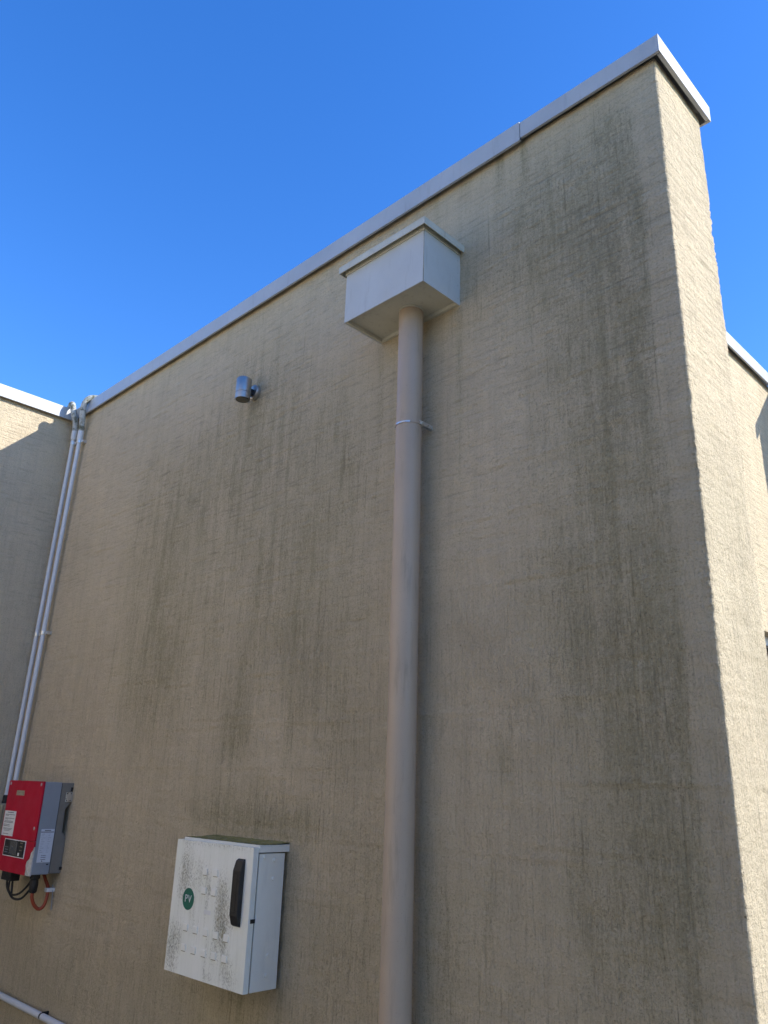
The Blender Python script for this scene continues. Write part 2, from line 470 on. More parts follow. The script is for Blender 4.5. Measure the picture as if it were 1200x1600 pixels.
def np_mesh(name, V, F, mat, extra=None):
    me = bpy.data.meshes.new(name)
    fl = [tuple(f) for f in F.tolist()]
    vl = V.tolist()
    if extra:
        o = len(vl)
        vl += [list(p) for p in extra[0]]
        fl += [tuple(i + o for i in f) for f in extra[1]]
    me.from_pydata(vl, [], fl)
    me.polygons.foreach_set('use_smooth', [True] * len(me.polygons))
    me.materials.append(mat)
    me.update()
    o = bpy.data.objects.new(name, me)
    COL.objects.link(o)
    ORG[o.name] = Vector((0, 0, 0))
    return o

def set_attr(o, name, vals):
    a = o.data.attributes.new(name, 'FLOAT', 'POINT')
    full = np.zeros(len(o.data.vertices), dtype=np.float32)
    full[:len(vals)] = vals
    a.data.foreach_set('value', full)

# ------------------------------------------------------------------ ground
g = MB()
g.add([(-300, -300, 0), (300, -300, 0), (300, 300, 0), (-300, 300, 0)], [(0, 1, 2, 3)])
go = g.build('ground', M['concrete'])
go['kind'] = 'structure'

# ------------------------------------------------------------------ main wing wall
cols = []
s = 0.0
rc = 0.009
xs = list(np.arange(XL - 0.02, -1.05, 0.016)) + list(np.arange(-1.05, XE - rc - 0.001, 0.009))
x_prev = xs[0]
for x in xs:
    s += x - x_prev; x_prev = x
    cols.append((x, 0.0, 0, -1, s))
corner_s = []
def arc(cx, cy, a0, a1, n=5):
    global s
    for k in range(n + 1):
        a = R(a0 + (a1 - a0) * k / n)
        if k or True:
            s += rc * abs(R(a1 - a0)) / n if k else 0.0045
        cols.append((cx + rc * math.cos(a), cy + rc * math.sin(a), math.cos(a), math.sin(a), s))
        if k == n // 2: corner_s.append(s)
arc(XE - rc, rc, -90, 0)
ys = np.arange(rc + 0.006, TH - rc - 0.003, 0.007)
for y in ys:
    s += 0.007
    cols.append((XE, y, 1, 0, s))
arc(XE - rc, TH - rc, 0, 90)
for x in np.arange(XE - rc - 0.01, XR - 0.05, -0.02):
    s += 0.02
    cols.append((x, TH, 0, 1, s))
zs = np.concatenate([np.arange(-0.02, 0.9, 0.03), np.arange(0.9, ZW, 0.0065), [ZW]])
V, F = sheet(cols, zs, True, corner_s)
cap = ([(XL, 0.004, ZW - 0.004), (XE - 0.006, 0.004, ZW - 0.004), (XE - 0.006, TH - 0.004, ZW - 0.004), (XL, TH - 0.004, ZW - 0.004),
        (XL, TH - 0.004, 0), (XR, TH - 0.004, 0), (XR, TH - 0.004, ZW - 0.004)], [(0, 1, 2, 3), (3, 6, 5, 4)])
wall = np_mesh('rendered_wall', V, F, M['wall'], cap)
tag(wall, 'tall taupe rendered wall in shade with olive algal streaks, carrying downpipe and cabinet', 'wall')
# algae mask, which also carries shade painted in at the upper right
Xv, Yv, Zv = V[:, 0], V[:, 1], V[:, 2]
al = np.zeros(len(V))
wx = 0.05 * fbm(Xv * 3.0, Zv * 1.2, 3) + 0.012 * fbm(Xv * 20, Zv * 4, 2)
for (sx, sz, rx, rz, st) in STAINS_SHADE:
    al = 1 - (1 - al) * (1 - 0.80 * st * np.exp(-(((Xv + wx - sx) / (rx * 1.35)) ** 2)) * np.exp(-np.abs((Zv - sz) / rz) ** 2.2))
# broad washes
def sm(v, lo, hi, w): return 1 / (1 + np.exp(-(v - lo) / w)) / (1 + np.exp((v - hi) / w))
wash = 0.36 * sm(Xv + wx * 3, -3.95, -2.05, 0.10) * sm(Zv + 0.6 * fbm(Xv * 2.2, Zv * 0.8, 3), 1.75, 3.45, 0.14)
wash = np.maximum(wash, 0.45 * sm(Xv + wx * 2, -1.30, -0.80, 0.07) * sm(Zv, 1.0, 3.75, 0.10))  # right-hand wash made heavier to paint in the shade there
wash = np.maximum(wash, 0.22 * sm(Zv + 0.3 * fbm(Xv * 3, Zv, 3), -1, 1.42, 0.08))
# thin runs that start under the coping
col_n = vnoise(Xv * 28 + 3, Xv * 0 + 5); col_l = vnoise(Xv * 11 + 40, Xv * 0 + 9)
runs = np.clip((col_n - 0.55) * 3, 0, 1) * np.clip(1 - (ZW - Zv) / (0.15 + 1.1 * col_l ** 2), 0, 1)
runs = runs * (0.18 + 0.55 * sm(Xv, -1.75, -0.7, 0.15) + 0.35 * sm(Xv, -4.99, -4.8, 0.04) + 0.6 * sm(Xv, -1.38, -1.26, 0.02))
# runs below the ends of the rainwater box and either side of the lamp
for bx, bz, bw, bl in ((-2.04, 3.33, 0.016, 0.9), (-1.63, 3.33, 0.018, 1.1), (-1.90, 3.33, 0.02, 0.5), (-2.905, 3.36, 0.022, 0.55), (-2.42, 0.95, 0.02, 0.5), (-2.9, 0.95, 0.025, 0.6), (-2.64, 0.95, 0.03, 0.5)):
    runs = np.maximum(runs, 0.55 * np.exp(-((Xv + wx * 0.5 - bx) / bw) ** 2) * np.clip(1 - (bz - Zv) / bl, 0, 1) * (Zv < bz))
wash = wash * np.clip(0.75 + 1.6 * fbm(Xv * 3.1 + 7, Zv * 1.3, 4), 0.1, 1.4)
al = 1 - (1 - al * 0.85) * (1 - np.clip(wash, 0, 1)) * (1 - np.clip(runs, 0, 1))
al = al * np.where(Yv < 0.006, 1, 0)
# clean strip beside the corner bead
strip = XE - 0.085 - 0.045 * fbm(Zv * 2.3 + 5, Xv * 0 + 2, 3) - 0.02 * fbm(Zv * 14, Xv * 8, 2)
al = al * (1 - 0.70 / (1 + np.exp(-(Xv - strip) / 0.006)))
end = (Yv > 0.01) & (Yv < TH - 0.004)
al = np.where(end, 0.10 + 0.18 * np.exp(-((Yv - 0.30) / 0.06) ** 2) * np.clip(0.4 + 3 * fbm(Zv * 1.5, Yv * 3, 3), 0, 1), al)
al = np.clip(al + np.where(Yv < 0.006, 0.05 + 0.20 * np.clip(fbm(Xv * 1.7 + 3, Zv * 0.6 + 1, 3) + 0.1, 0, 1), 0), 0, 1)
set_attr(wall, 'algae_shade', al)
cb = np.exp(-(((Xv + 1.48) * 0.75 + (Zv - 1.98) * 0.66) / 0.09) ** 2 - (((Xv + 1.48) * 0.66 - (Zv - 1.98) * 0.75) / 0.30) ** 2)
cb = np.maximum(cb, np.exp(-(((Xv + 2.4) / 0.25) ** 2 + ((Zv - 2.05) / 0.2) ** 2)) * 0.7)
set_attr(wall, 'comb', np.clip(cb, 0, 1))

def channel(mb, axis, a, b, c0, c1, zb, zt, t=0.003, lip=0.010):
    """folded coping: top sheet, two flanges, small return lips; runs along axis from a to b, c0..c1 across"""
    poly = [(c0, zb), (c0 + lip, zb), (c0 + lip, zb + t), (c0 + t, zb + t), (c0 + t, zt - t), (c1 - t, zt - t - 0.004), (c1 - t, zb + t), (c1 - lip, zb + t), (c1 - lip, zb), (c1, zb), (c1, zt - 0.004), (c0, zt)]
    # split in convex pieces
    def bx(q0, q1, r0, r1):
        if axis == 0: mb.box(a, b, q0, q1, r0, r1)
        else: mb.box(q0, q1, a, b, r0, r1)
    if axis == 0: mb.prism(poly, 0, a, b)
    else: mb.prism(poly, 1, a, b)
    return mb

# coping lengths on the main wall
channel(MB(), 0, XL + 0.033, -3.10, -0.030, TH + 0.03, 3.902, ZC).build('coping', M['coping'], wall)
channel(MB(), 0, -3.0985, -1.316, -0.031, TH + 0.031, 3.900, ZC + 0.001).build('coping', M['coping'], wall)
mb = MB()
xo = XE + 0.030
channel(mb, 0, -1.3145, xo - 0.0032, -0.028, TH + 0.028, 3.912, ZC - 0.002)
c = mb.build('coping', M['coping'], wall)
MB().prism([(-0.0285, 3.9115), (TH + 0.0285, 3.9115), (TH + 0.0285, ZC - 0.006), (-0.0285, ZC - 0.0015)], 0, xo - 0.003, xo).build('end_cap', M['coping'], c)
MB().box(xo - 0.014, xo - 0.0032, -0.015, TH + 0.015, 3.912, 3.9145).build('cap_lip', M['coping'], c)

# ------------------------------------------------------------------ left wall (faces +X)
cols = []
s = 20.0
for y in list(np.arange(0.01, -1.3, -0.016)) + [-1.5, -2, -3, -3.8, -4.5, -4.7]:
    cols.append((XL, y, 1, 0, 20.0 - y))
cols = cols[::-1]
zs2 = np.concatenate([np.arange(-0.02, 0.9, 0.05), np.arange(0.9, ZW, 0.014), [ZW]])
V, F = sheet(cols, zs2, True)
bk = ([(XL - 0.004, -4.7, ZW - 0.002), (XL - 0.004, 0.4, ZW - 0.002), (XL - TH, 0.4, ZW - 0.002), (XL - TH, -4.7, ZW - 0.002),
       (XL - TH, -4.7, 0), (XL - TH, 0.4, 0), (XL, -4.7, 0), (XL - 0.004, 0.4, 0)],
      [(0, 1, 2, 3), (3, 2, 5, 4), (0, 3, 4, 6), (1, 7, 5, 2)])
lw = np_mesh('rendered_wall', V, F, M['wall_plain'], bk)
tag(lw, 'plain taupe side wall meeting the streaked wall behind the two conduits, sunlit at its top', 'wall')
channel(MB(), 1, -4.2, TH + 0.03, XL - TH - 0.03, XL + 0.030, 3.902, ZC + 0.002).build('coping', M['coping'], lw)
channel(MB(), 1, -4.7, -4.2015, XL - TH - 0.031, XL + 0.031, 3.901, ZC + 0.003).build('coping', M['coping'], lw)

# ------------------------------------------------------------------ rear wall with window
WY0, WY1, WZ0, WZ1 = 1.45, 2.45, 1.15, 2.385
YW = 2.66
cols = [(XR, y, 1, 0, 40 + y) for y in np.arange(TH - 0.02, YW + 0.02, 0.02)]
zs3 = np.concatenate([np.arange(-0.02, 0.9, 0.05), np.arange(0.9, ZW, 0.02), [ZW]])
V, F = sheet(cols, zs3, False)
cen = V[F].mean(1)
keep = ~((cen[:, 1] > WY0) & (cen[:, 1] < WY1) & (cen[:, 2] > WZ0) & (cen[:, 2] < WZ1))
F = F[keep]
d = 0.12
rv = [(XR + 0.001, y, z) for y, z in ((WY0, WZ0), (WY1, WZ0), (WY1, WZ1), (WY0, WZ1))] + [(XR - d, y, z) for y, z in ((WY0, WZ0), (WY1, WZ0), (WY1, WZ1), (WY0, WZ1))]
rv += [(XR - 0.003, TH, ZW - 0.002), (XR - 0.003, YW, ZW - 0.002), (XR - TH, YW, ZW - 0.002), (XR - TH, TH, ZW - 0.002), (XR - TH, TH, 0), (XR - TH, YW, 0)]
rf = [(0, 1, 5, 4), (1, 2, 6, 5), (2, 3, 7, 6), (3, 0, 4, 7), (8, 9, 10, 11), (11, 10, 13, 12)]
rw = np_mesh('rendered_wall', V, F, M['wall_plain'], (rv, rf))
for i, p in enumerate(rw.data.polygons):
    if i >= len(F): p.use_smooth = False
tag(rw, 'sunlit beige rendered wall behind the wall end at the right edge, with a wall shadow', 'wall')
channel(MB(), 1, TH + 0.034, YW - 0.034, XR - TH - 0.03, XR + 0.032, 3.905, ZC).build('coping', M['coping'], rw)
# window
win = MB()
fx0, fx1 = XR - 0.105, XR - 0.055
fw = 0.045
win.box(fx0, fx1, WY0, WY0 + fw, WZ0, WZ1).box(fx0, fx1, WY1 - fw, WY1, WZ0, WZ1).box(fx0 + 0.001, fx1 - 0.001, WY0 + fw, WY1 - fw, WZ1 - fw, WZ1).box(fx0 + 0.001, fx1 - 0.001, WY0 + fw, WY1 - fw, WZ0, WZ0 + fw)
wf = win.build('window', M['window_white'], rw, 0.003)
MB().box(fx0 + 0.015, fx0 + 0.022, WY0 + fw, WY1 - fw, WZ0 + fw, WZ1 - fw).build('pane', M['glass'], wf)
MB().box(fx0 + 0.01, fx1 - 0.005, (WY0 + WY1) / 2 - 0.02, (WY0 + WY1) / 2 + 0.02, WZ0 + fw, WZ1 - fw).build('mullion', M['window_white'], wf, 0.003)
MB().box(XR - 0.10, XR + 0.03, WY0 - 0.03, WY1 + 0.03, WZ0 - 0.035, WZ0 - 0.002).build('sill', M['window_white'], wf, 0.004)

# rear wing wall just outside the frame; its shadow falls on the rear wall
cols = [(x, YW, 0, -1, 60 + x) for x in np.arange(XR - 0.01, XE - 0.01, 0.02)] + [(XE, y, 1, 0, 61 + y) for y in np.arange(YW + 0.005, YW + TH, 0.02)]
V, F = sheet(cols, zs3, False)
ex = ([(XR, YW + 0.004, ZW - 0.002), (XE - 0.004, YW + 0.004, ZW - 0.002), (XE - 0.004, YW + TH, ZW - 0.002), (XR, YW + TH, ZW - 0.002),
       (XE - 0.004, YW + TH, 0), (XR, YW + TH, 0)], [(0, 1, 2, 3), (2, 4, 5, 3)])
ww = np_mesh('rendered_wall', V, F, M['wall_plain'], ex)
tag(ww, 'second rendered wing wall beyond the right edge that shades the far beige wall', 'wall')
channel(MB(), 0, XR + 0.002, XE + 0.03, YW - 0.03, YW + TH + 0.03, 3.905, ZC + 0.001).build('coping', M['coping'], ww)

# unseen sunlit wall, added behind the viewpoint: its bounce lights the shaded wall
OY = -4.6
ow = MB().box(-4.98, -0.2, OY - 0.3, OY, -0.02, 5.0).build('rendered_wall', M['bounce_wall'])
tag(ow, 'added pale wall, unseen behind the viewpoint, bouncing sunlight onto the streaked wall', 'wall')
MB().box(-4.98, -0.17, OY - 0.33, OY + 0.03, 5.005, 5.08).build('coping', M['coping'], ow)

# unseen wall added right of the viewpoint to cut sky light from that side
rr = MB().box(1.45, 1.75, OY + 0.004, -1.3, -0.02, 3.9).build('rendered_wall', M['wall_plain'])
tag(rr, 'added taupe wall, unseen to the right of the viewpoint, blocking sky light', 'wall')
MB().box(1.42, 1.78, OY - 0.02, -1.27, 3.905, 3.98).build('coping', M['coping'], rr)

# roof deck below the parapets
MB().box(XL - 0.001, XR - TH + 0.05, TH + 0.001, 8.0, 3.35, 3.45).build('roof', M['concrete'])['kind'] = 'structure'

# ------------------------------------------------------------------ rainwater head
rx0, rx1, ry, rz0, rz1 = -2.043, -1.626, -0.208, 3.335, 3.560
rh = root('rainwater_head', ((rx0 + rx1) / 2, 0.0, rz0), 'cream sheet metal rainwater box with overhanging lid above the round downpipe', 'rain box')
MB().prism([(rx0, rz0), (rx1 - 0.0015, rz0), (rx1 - 0.0015, rz1), (rx0, rz1)], 1, ry, ry + 0.003).build('front_panel', M['cream'], rh)
MB().prism([(rx0 + 0.001, rz0 + 0.001), (rx1 - 0.003, rz0 + 0.001), (rx1 - 0.003, rz0 + 0.066), (rx0 + 0.001, rz0 + 0.062)], 1, ry - 0.0011, ry + 0.0001).build('front_lap', M['cream'], rh)
MB().box(rx1 - 0.004, rx1, ry + 0.0015, 0.004, rz0, rz1).build('side_panel', M['cream'], rh)
MB().box(rx0, rx0 + 0.003, ry + 0.0035, 0.004, rz0, rz1).build('side_panel', M['cream'], rh)
MB().box(rx0 + 0.0035, rx1 - 0.0045, ry + 0.0035, 0.004, rz0 + 0.016, rz0 + 0.019).build('base_panel', M['cream_lid'], rh)
b = MB()
b.box(rx0 + 0.0035, rx1 - 0.0045, -0.012, 0.0, rz0 + 0.001, rz0 + 0.0155)
b.box(rx0 + 0.0035, rx0 + 0.014, ry + 0.0035, -0.0125, rz0 + 0.001, rz0 + 0.0155)
b.build('base_flange', M['cream_lid'], rh)
lid = MB().box(rx0 - 0.022, rx1 + 0.022, ry - 0.024, 0.004, rz1 + 0.028, rz1 + 0.032)
lid.box(rx0 - 0.022, rx1 + 0.022, ry - 0.024, ry - 0.021, rz1 + 0.002, rz1 + 0.0275)
lid.box(rx1 + 0.019, rx1 + 0.022, ry - 0.0205, 0.002, rz1 + 0.002, rz1 + 0.0275)
lid.box(rx0 - 0.022, rx0 - 0.019, ry - 0.0205, 0.002, rz1 + 0.002, rz1 + 0.0275)
lo = lid.build('lid', M['cream_lid'], rh)
lp = MB().box(rx0 - 0.004, rx1 + 0.0035, ry - 0.004, ry - 0.001, rz1 - 0.004, rz1 + 0.0275)
lp.box(rx1 + 0.001, rx1 + 0.0036, ry - 0.0005, 0.002, rz1 - 0.004, rz1 + 0.0275)
lp.build('collar', M['cream_lid'], lo)
for x in (rx0 + 0.02, rx1 - 0.03):
    MB().lathe((x, ry - 0.004, rz1 + 0.006), (0, -1, 0), [(0.004, 0), (0.004, 0.001), (0.002, 0.0022)], 10).build('rivet', M['zinc'], lo)
MB().lathe((rx1 + 0.0036, -0.02, rz1 + 0.004), (1, 0, 0), [(0.004, 0), (0.004, 0.001), (0.002, 0.0022)], 10).build('rivet', M['zinc'], lo)

for z in np.linspace(rz0 + 0.025, rz1 - 0.03, 4):
    MB().lathe((rx1, -0.012, float(z)), (1, 0, 0), [(0.0035, 0), (0.0033, 0.001), (0.0018, 0.002)], 10).build('rivet', M['cream'], rh)
MB().box(rx1 - 0.0016, rx1 - 0.0002, ry - 0.0004, ry + 0.0012, rz0 + 0.002, rz1).build('corner_seam', M['moss_box'], rh)
# ------------------------------------------------------------------ downpipe
px, py, pr = -1.808, -0.0735, 0.0475
dp = root('downpipe', (px, py, 0.0), 'thick taupe round downpipe running down the wall from the rainwater box', 'downpipe')
pp = MB()
zz = list(np.linspace(0.0, 2.862, 12))
pp.lathe((px, py, 0), (0, 0, 1), [(pr, z) for z in zz], 48)
pp.build('pipe', M['pipe'], dp, smooth=True)
pp = MB().lathe((px, py, 2.8635), (0, 0, 1), [(pr - 0.0012, 0), (pr - 0.0006, 0.004), (pr - 0.0006, 0.2), (pr - 0.0006, rz0 + 0.0150 - 2.8635)], 48)
pp.build('pipe', M['pipe'], dp, smooth=True)
MB().lathe((px, py, rz0 + 0.009), (0, 0, 1), [(pr + 0.003, 0.0), (pr + 0.003, 0.0066)], 40).build('outlet_ring', M['cream_lid'], dp)
# strap: painted ring with bare bright stretches, lug to the wall on the right
def ringseg(mb, a0, a1, r0, r1, z0, z1, n=16):
    vs = []; fs = []
    for k in range(n + 1):
        a = R(a0 + (a1 - a0) * k / n)
        for r in (r0, r1):
            for z in (z0, z1):
                vs.append((px + r * math.cos(a), py + r * math.sin(a), z))
    for k in range(n):
        i = 4 * k; j = i + 4
        fs += [(i, i + 1, j + 1, j), (i + 2, j + 2, j + 3, i + 3), (i + 1, i + 3, j + 3, j + 1), (i, j, j + 2, i + 2)]
    fs += [(0, 2, 3, 1), (4 * n, 4 * n + 1, 4 * n + 3, 4 * n + 2)]
    mb.add(vs, fs)
zb = 2.862
mb = MB(); ringseg(mb, 0, 360, pr - 0.0005, pr + 0.0022, zb - 0.004, zb + 0.014, 48)
st = mb.build('strap', M['pipe'], dp)
mb = MB(); ringseg(mb, 168, 215, pr, pr + 0.0034, zb - 0.005, zb + 0.001, 12); ringseg(mb, 250, 318, pr, pr + 0.0034, zb - 0.005, zb + 0.001, 16)
mb.build('bare_edge', M['zinc'], st)
lg = MB().box(px + 0.040, px + 0.046, -0.075, 0.004, zb - 0.006, zb + 0.014).box(px + 0.047, px + 0.052, -0.070, 0.003, zb - 0.004, zb + 0.012)
lg.build('lug', M['zinc'], st, 0.001)
MB().lathe((px + 0.052, -0.055, zb + 0.004), (1, 0, 0), [(0.006, 0), (0.006, 0.005)], 6).build('bolt', M['zinc'], st)
MB().lathe((px - 0.004, -0.004, rz0 - 0.03), (0, -1, 0), [(0.004, 0), (0.004, 0.02)], 8).build('bolt', M['zinc'], st)

# ------------------------------------------------------------------ wall lamp
lx, ly, lz = -2.905, -0.072, 3.345
lm = root('wall_lamp', (lx, 0.0, lz), 'small brushed steel cylinder spotlight pointing down on the upper wall', 'lamp')
MB().lathe((lx, 0.004, 3.408), (0, -1, 0), [(0.038, 0), (0.038, 0.016), (0.036, 0.021), (0.030, 0.024)], 40).build('back_plate', M['steel'], lm, smooth=True)
MB().lathe((lx, -0.018, 3.408), (0, -1, 0), [(0.0125, 0), (0.0125, 0.026)], 20).box(lx - 0.011, lx + 0.011, -0.042, -0.018, 3.385, 3.40).build('arm', M['rubber'], lm, smooth=True)
MB().lathe((lx, ly, lz), (0, 0, 1), [(0.0330, 0.002), (0.0362, 0.0), (0.0365, 0.004), (0.0365, 0.030), (0.0345, 0.0315), (0.0345, 0.0335), (0.0365, 0.035), (0.0365, 0.106), (0.034, 0.110)], 48).build('body', M['steel'], lm, smooth=True)
MB().lathe((lx, ly, lz - 0.0015), (0, 0, 1), [(0.0315, 0), (0.0315, 0.003)], 40).build('lens', M['dark_lens'], lm)

# ------------------------------------------------------------------ cabinet with green disc
cx0, cx1, cz0, cz1 = -2.915, -2.425, 0.946, 1.396
pv = root('electrical_cabinet', ((cx0 + cx1) / 2, 0.0, cz0), 'grimy white metal cabinet with black handle and green disc sticker low on the wall', 'cabinet')
MB().box(cx0 + 0.012, cx1 - 0.001, -0.129, -0.016, cz0, 1.376).build('body', M['box_white'], pv, 0.002)
MB().box(cx0 + 0.04, cx1 - 0.03, -0.0155, 0.004, cz0 + 0.03, 1.36).build('mounting_rail', M['rubber'], pv)
MB().box(cx0 + 0.02, cx1 - 0.009, -0.1365, -0.1285, cz0 + 0.01, cz1 - 0.03).build('gasket', M['rubber'], pv)
# door as a dense front plate so that the grime map has resolution
nx, nz = 110, 100
gx = np.linspace(cx0, cx1, nx); gz = np.linspace(cz0, cz1, nz)
GX, GZ = np.meshgrid(gx, gz)
yd = -0.158
dv = np.stack([GX, np.full_like(GX, yd), GZ], -1).reshape(-1, 3)
i = np.arange(nz - 1)[:, None] * nx + np.arange(nx - 1)[None, :]
df = np.stack([i, i + 1, i + nx + 1, i + nx], -1).reshape(-1, 4)
me = bpy.data.meshes.new('door')
org = Vector(pv.location)
vl = [(p[0] - org.x, p[1] - org.y, p[2] - org.z) for p in dv.tolist()]
fl = [tuple(f) for f in df.tolist()]
o0 = len(vl)
bk = [(cx0, -0.136, cz0), (cx1, -0.136, cz0), (cx1, -0.136, cz1), (cx0, -0.136, cz1)]
vl += [(p[0] - org.x, p[1] - org.y, p[2] - org.z) for p in bk]
c00, c10, c11, c01 = 0, nx - 1, nz * nx - 1, (nz - 1) * nx
bot = list(range(0, nx)); topr = list(range((nz - 1) * nx, nz * nx)); lef = [k * nx for k in range(nz)]; rig = [k * nx + nx - 1 for k in range(nz)]
fl += [tuple([o0, o0 + 1] + bot[::-1]), tuple([o0 + 3] + topr + [o0 + 2]), tuple([o0] + lef + [o0 + 3]), tuple([o0 + 1, o0 + 2] + rig[::-1]), (o0, o0 + 3, o0 + 2, o0 + 1)]
me.from_pydata(vl, [], fl)
me.materials.append(M['door'])
door = bpy.data.objects.new('door', me)
COL.objects.link(door); door.parent = pv; ORG[door.name] = org
gr = np.zeros_like(GX)
def blob(x, z, a, b, st):
    global gr
    wob = 0.012 * fbm(GX * 25, GZ * 12, 3)
    gr = 1 - (1 - gr) * (1 - 0.85 * st * np.exp(-(((GX + wob * 2 - x) / (a * 1.5)) ** 2)) * np.exp(-np.abs((GZ - z) / (b * 1.35)) ** 2))
for q in [(-2.845, 1.30, .025, .07, .7), (-2.81, 1.27, .04, .07, .45), (-2.86, 1.24, .03, .05, .45), (-2.74, 1.29, .03, .05, .45), (-2.69, 1.24, .015, .05, .5),
          (-2.675, 1.20, .008, .05, .9), (-2.60, 1.215, .022, .06, .9), (-2.575, 1.15, .022, .06, 1.0), (-2.565, 1.11, .016, .05, .9), (-2.61, 1.14, .015, .07, .6),
          (-2.87, 1.06, .035, .05, .7), (-2.88, 1.01, .03, .05, .6), (-2.87, 0.97, .025, .03, .55), (-2.66, 1.00, .007, .06, .8), (-2.64, 0.965, .02, .012, .9),
          (-2.63, 1.03, .02, .04, .55), (-2.53, 1.00, .03, .05, .5), (-2.50, 0.97, .03, .03, .45), (-2.72, 1.10, .02, .04, .4), (-2.76, 1.14, .03, .05, .35), (-2.52, 1.16, .012, .03, .6), (-2.67, 1.39, .25, .01, .4), (-2.56, 1.24, .1, .2, .15)]:
    blob(*q)
# clean runs washed below the studs
for x in (-2.70, -2.64, -2.735, -2.67, -2.80):
    gr = gr * (1 - 0.55 * np.exp(-((GX - x) / 0.012) ** 2) * (GZ < 1.22))
a = me.attributes.new('grime', 'FLOAT', 'POINT')
full = np.full(len(vl), 0.1, dtype=np.float32); full[:GX.size] = gr.ravel()
a.data.foreach_set('value', full)
# embossed square studs
for x, z in [(-2.707, 1.296), (-2.641, 1.297), (-2.705, 1.233), (-2.641, 1.233), (-2.799, 1.101), (-2.735, 1.100), (-2.670, 1.100), (-2.606, 1.099), (-2.543, 1.098),
             (-2.800, 1.035), (-2.736, 1.034), (-2.671, 1.034), (-2.607, 1.034), (-2.543, 1.034)]:
    w, h = 0.0145, 0.0110
    MB().box(x - w, x + w, yd - 0.0032, yd + 0.001, z - h, z + h).build('stud', M['box_white'], door, 0.0016)
    MB().box(x - w + 0.002, x + w - 0.003, yd - 0.0022, yd - 0.0005, z - h - 0.0020, z - h + 0.0005).build('dark_line', M['moss_box'], door)  # thin dark strip along the lower edge of each stud
MB().box(-2.692, -2.650, yd - 0.0008, yd + 0.0005, 1.157, 1.171).build('blank_tag', M['sticker'], door)
# handle: bar with chamfered ends
hh = MB().prism([(yd, 1.140), (yd - 0.010, 1.146), (yd - 0.020, 1.176), (yd - 0.020, 1.318), (yd - 0.010, 1.350), (yd, 1.357)], 0, -2.511, -2.467)
hd = hh.build('handle', M['rubber'], door, 0.003)
MB().box(-2.499, -2.481, yd - 0.0212, yd - 0.0195, 1.19, 1.305).build('grip', M['panel_black'], hd, 0.0006)
# disc with letters
dc = MB().lathe((-2.801, yd - 0.0002, 1.1955), (0, -1, 0), [(0.037, 0), (0.037, 0.0012)], 56).build('disc_sticker', M['green'], door)
cu = bpy.data.curves.new('letters', 'FONT')
cu.body = 'PV'; cu.size = 0.036; cu.align_x = 'CENTER'; cu.align_y = 'CENTER'; cu.extrude = 0.0004; cu.space_character = 1.2
to = bpy.data.objects.new('letters', cu); COL.objects.link(to)
dg = bpy.context.evaluated_depsgraph_get(); dg.update()
tm = bpy.data.meshes.new_from_object(to.evaluated_get(dg))
bpy.data.objects.remove(to)
tm.transform(Matrix.Translation(Vector((-2.801, yd - 0.0018, 1.1955)) - org) @ Matrix.Rotation(R(90), 4, 'X'))
tm.materials.clear(); tm.materials.append(M['white_ink'])
lt = bpy.data.objects.new('letters', tm); COL.objects.link(lt); lt.parent = dc
# mossy hood
hd2 = MB().box(cx0 + 0.008, cx1 + 0.003, -0.1335, 0.004, 1.400, 1.404).box(cx0 + 0.008, cx1 + 0.003, -0.1335, -0.130, 1.380, 1.3995).box(cx1, cx1 + 0.003, -0.1295, 0.003, 1.380, 1.3995).box(cx0 + 0.008, cx0 + 0.011, -0.1295, 0.003, 1.380, 1.3995)
ho = hd2.build('hood', M['box_white'], pv)
mv = []; mf = []
ny_, nx_ = 16, 60
for j in range(ny_ + 1):
    for k in range(nx_ + 1):
        x = cx0 + 0.009 + (cx1 - cx0 - 0.007) * k / nx_; y = -0.131 + 0.132 * j / ny_
        mv.append((x, y, 1.4045 + 0.004 * max(0, float(fbm(np.array(x * 60), np.array(y * 60), 3)) + 0.25) + 0.006 * (j / ny_) ** 3))
for j in range(ny_):
    for k in range(nx_):
        i0 = j * (nx_ + 1) + k
        mf.append((i0, i0 + 1, i0 + nx_ + 2, i0 + nx_ + 1))
mo = MB().add(mv, mf).build('moss', M['moss_top'], ho, smooth=True)
for y, z in [(-0.063, 1.354), (-0.064, 1.293), (-0.064, 1.052), (-0.066, 0.991), (-0.108, 1.364)]:
    MB().lathe((cx1 - 0.0015, y, z), (1, 0, 0), [(0.0070, 0), (0.0068, 0.0025), (0.004, 0.0045)], 14).build('rivet', M['box_white'], pv, smooth=True)
MB().box(cx1 - 0.0005, cx1 + 0.002, -0.150, -0.131, 1.157, 1.170).build('catch', M['rubber'], pv)

# ------------------------------------------------------------------ red inverter
ix0, ix1, iz0, iz1 = -4.635, -4.208, 1.154, 1.588
iv = root('inverter', ((ix0 + ix1) / 2, 0.0, iz0), 'red fronted grey solar inverter box with small display, mounted beside the conduits', 'inverter')
MB().box(ix0, ix1, -0.150, -0.0625, iz0, iz1).build('housing', M['grey_body'], iv, 0.004)
prof = [(-0.060, iz0 + 0.002), (0.0, iz0 + 0.002), (0.0, 1.319), (-0.008, 1.334), (-0.024, 1.350), (-0.026, 1.458), (-0.012, 1.475), (0.0, 1.492), (0.004, iz1 - 0.002), (-0.060, iz1 - 0.002)]
MB().prism(prof, 0, ix0 + 0.004, ix1 - 0.002).build('rear_casting', M['taupe_body'], iv, 0.003)
MB().box(ix0 + 0.006, ix1 - 0.004, -0.0625, -0.0600, iz0 + 0.004, iz1 - 0.004).build('seam', M['rubber'], iv)
zf = 1.305
up = MB().box(ix0 - 0.002, ix1 + 0.001, -0.1605, -0.1505, zf + 0.0008, iz1 + 0.002).build('cover', M['red'], iv, 0.003)
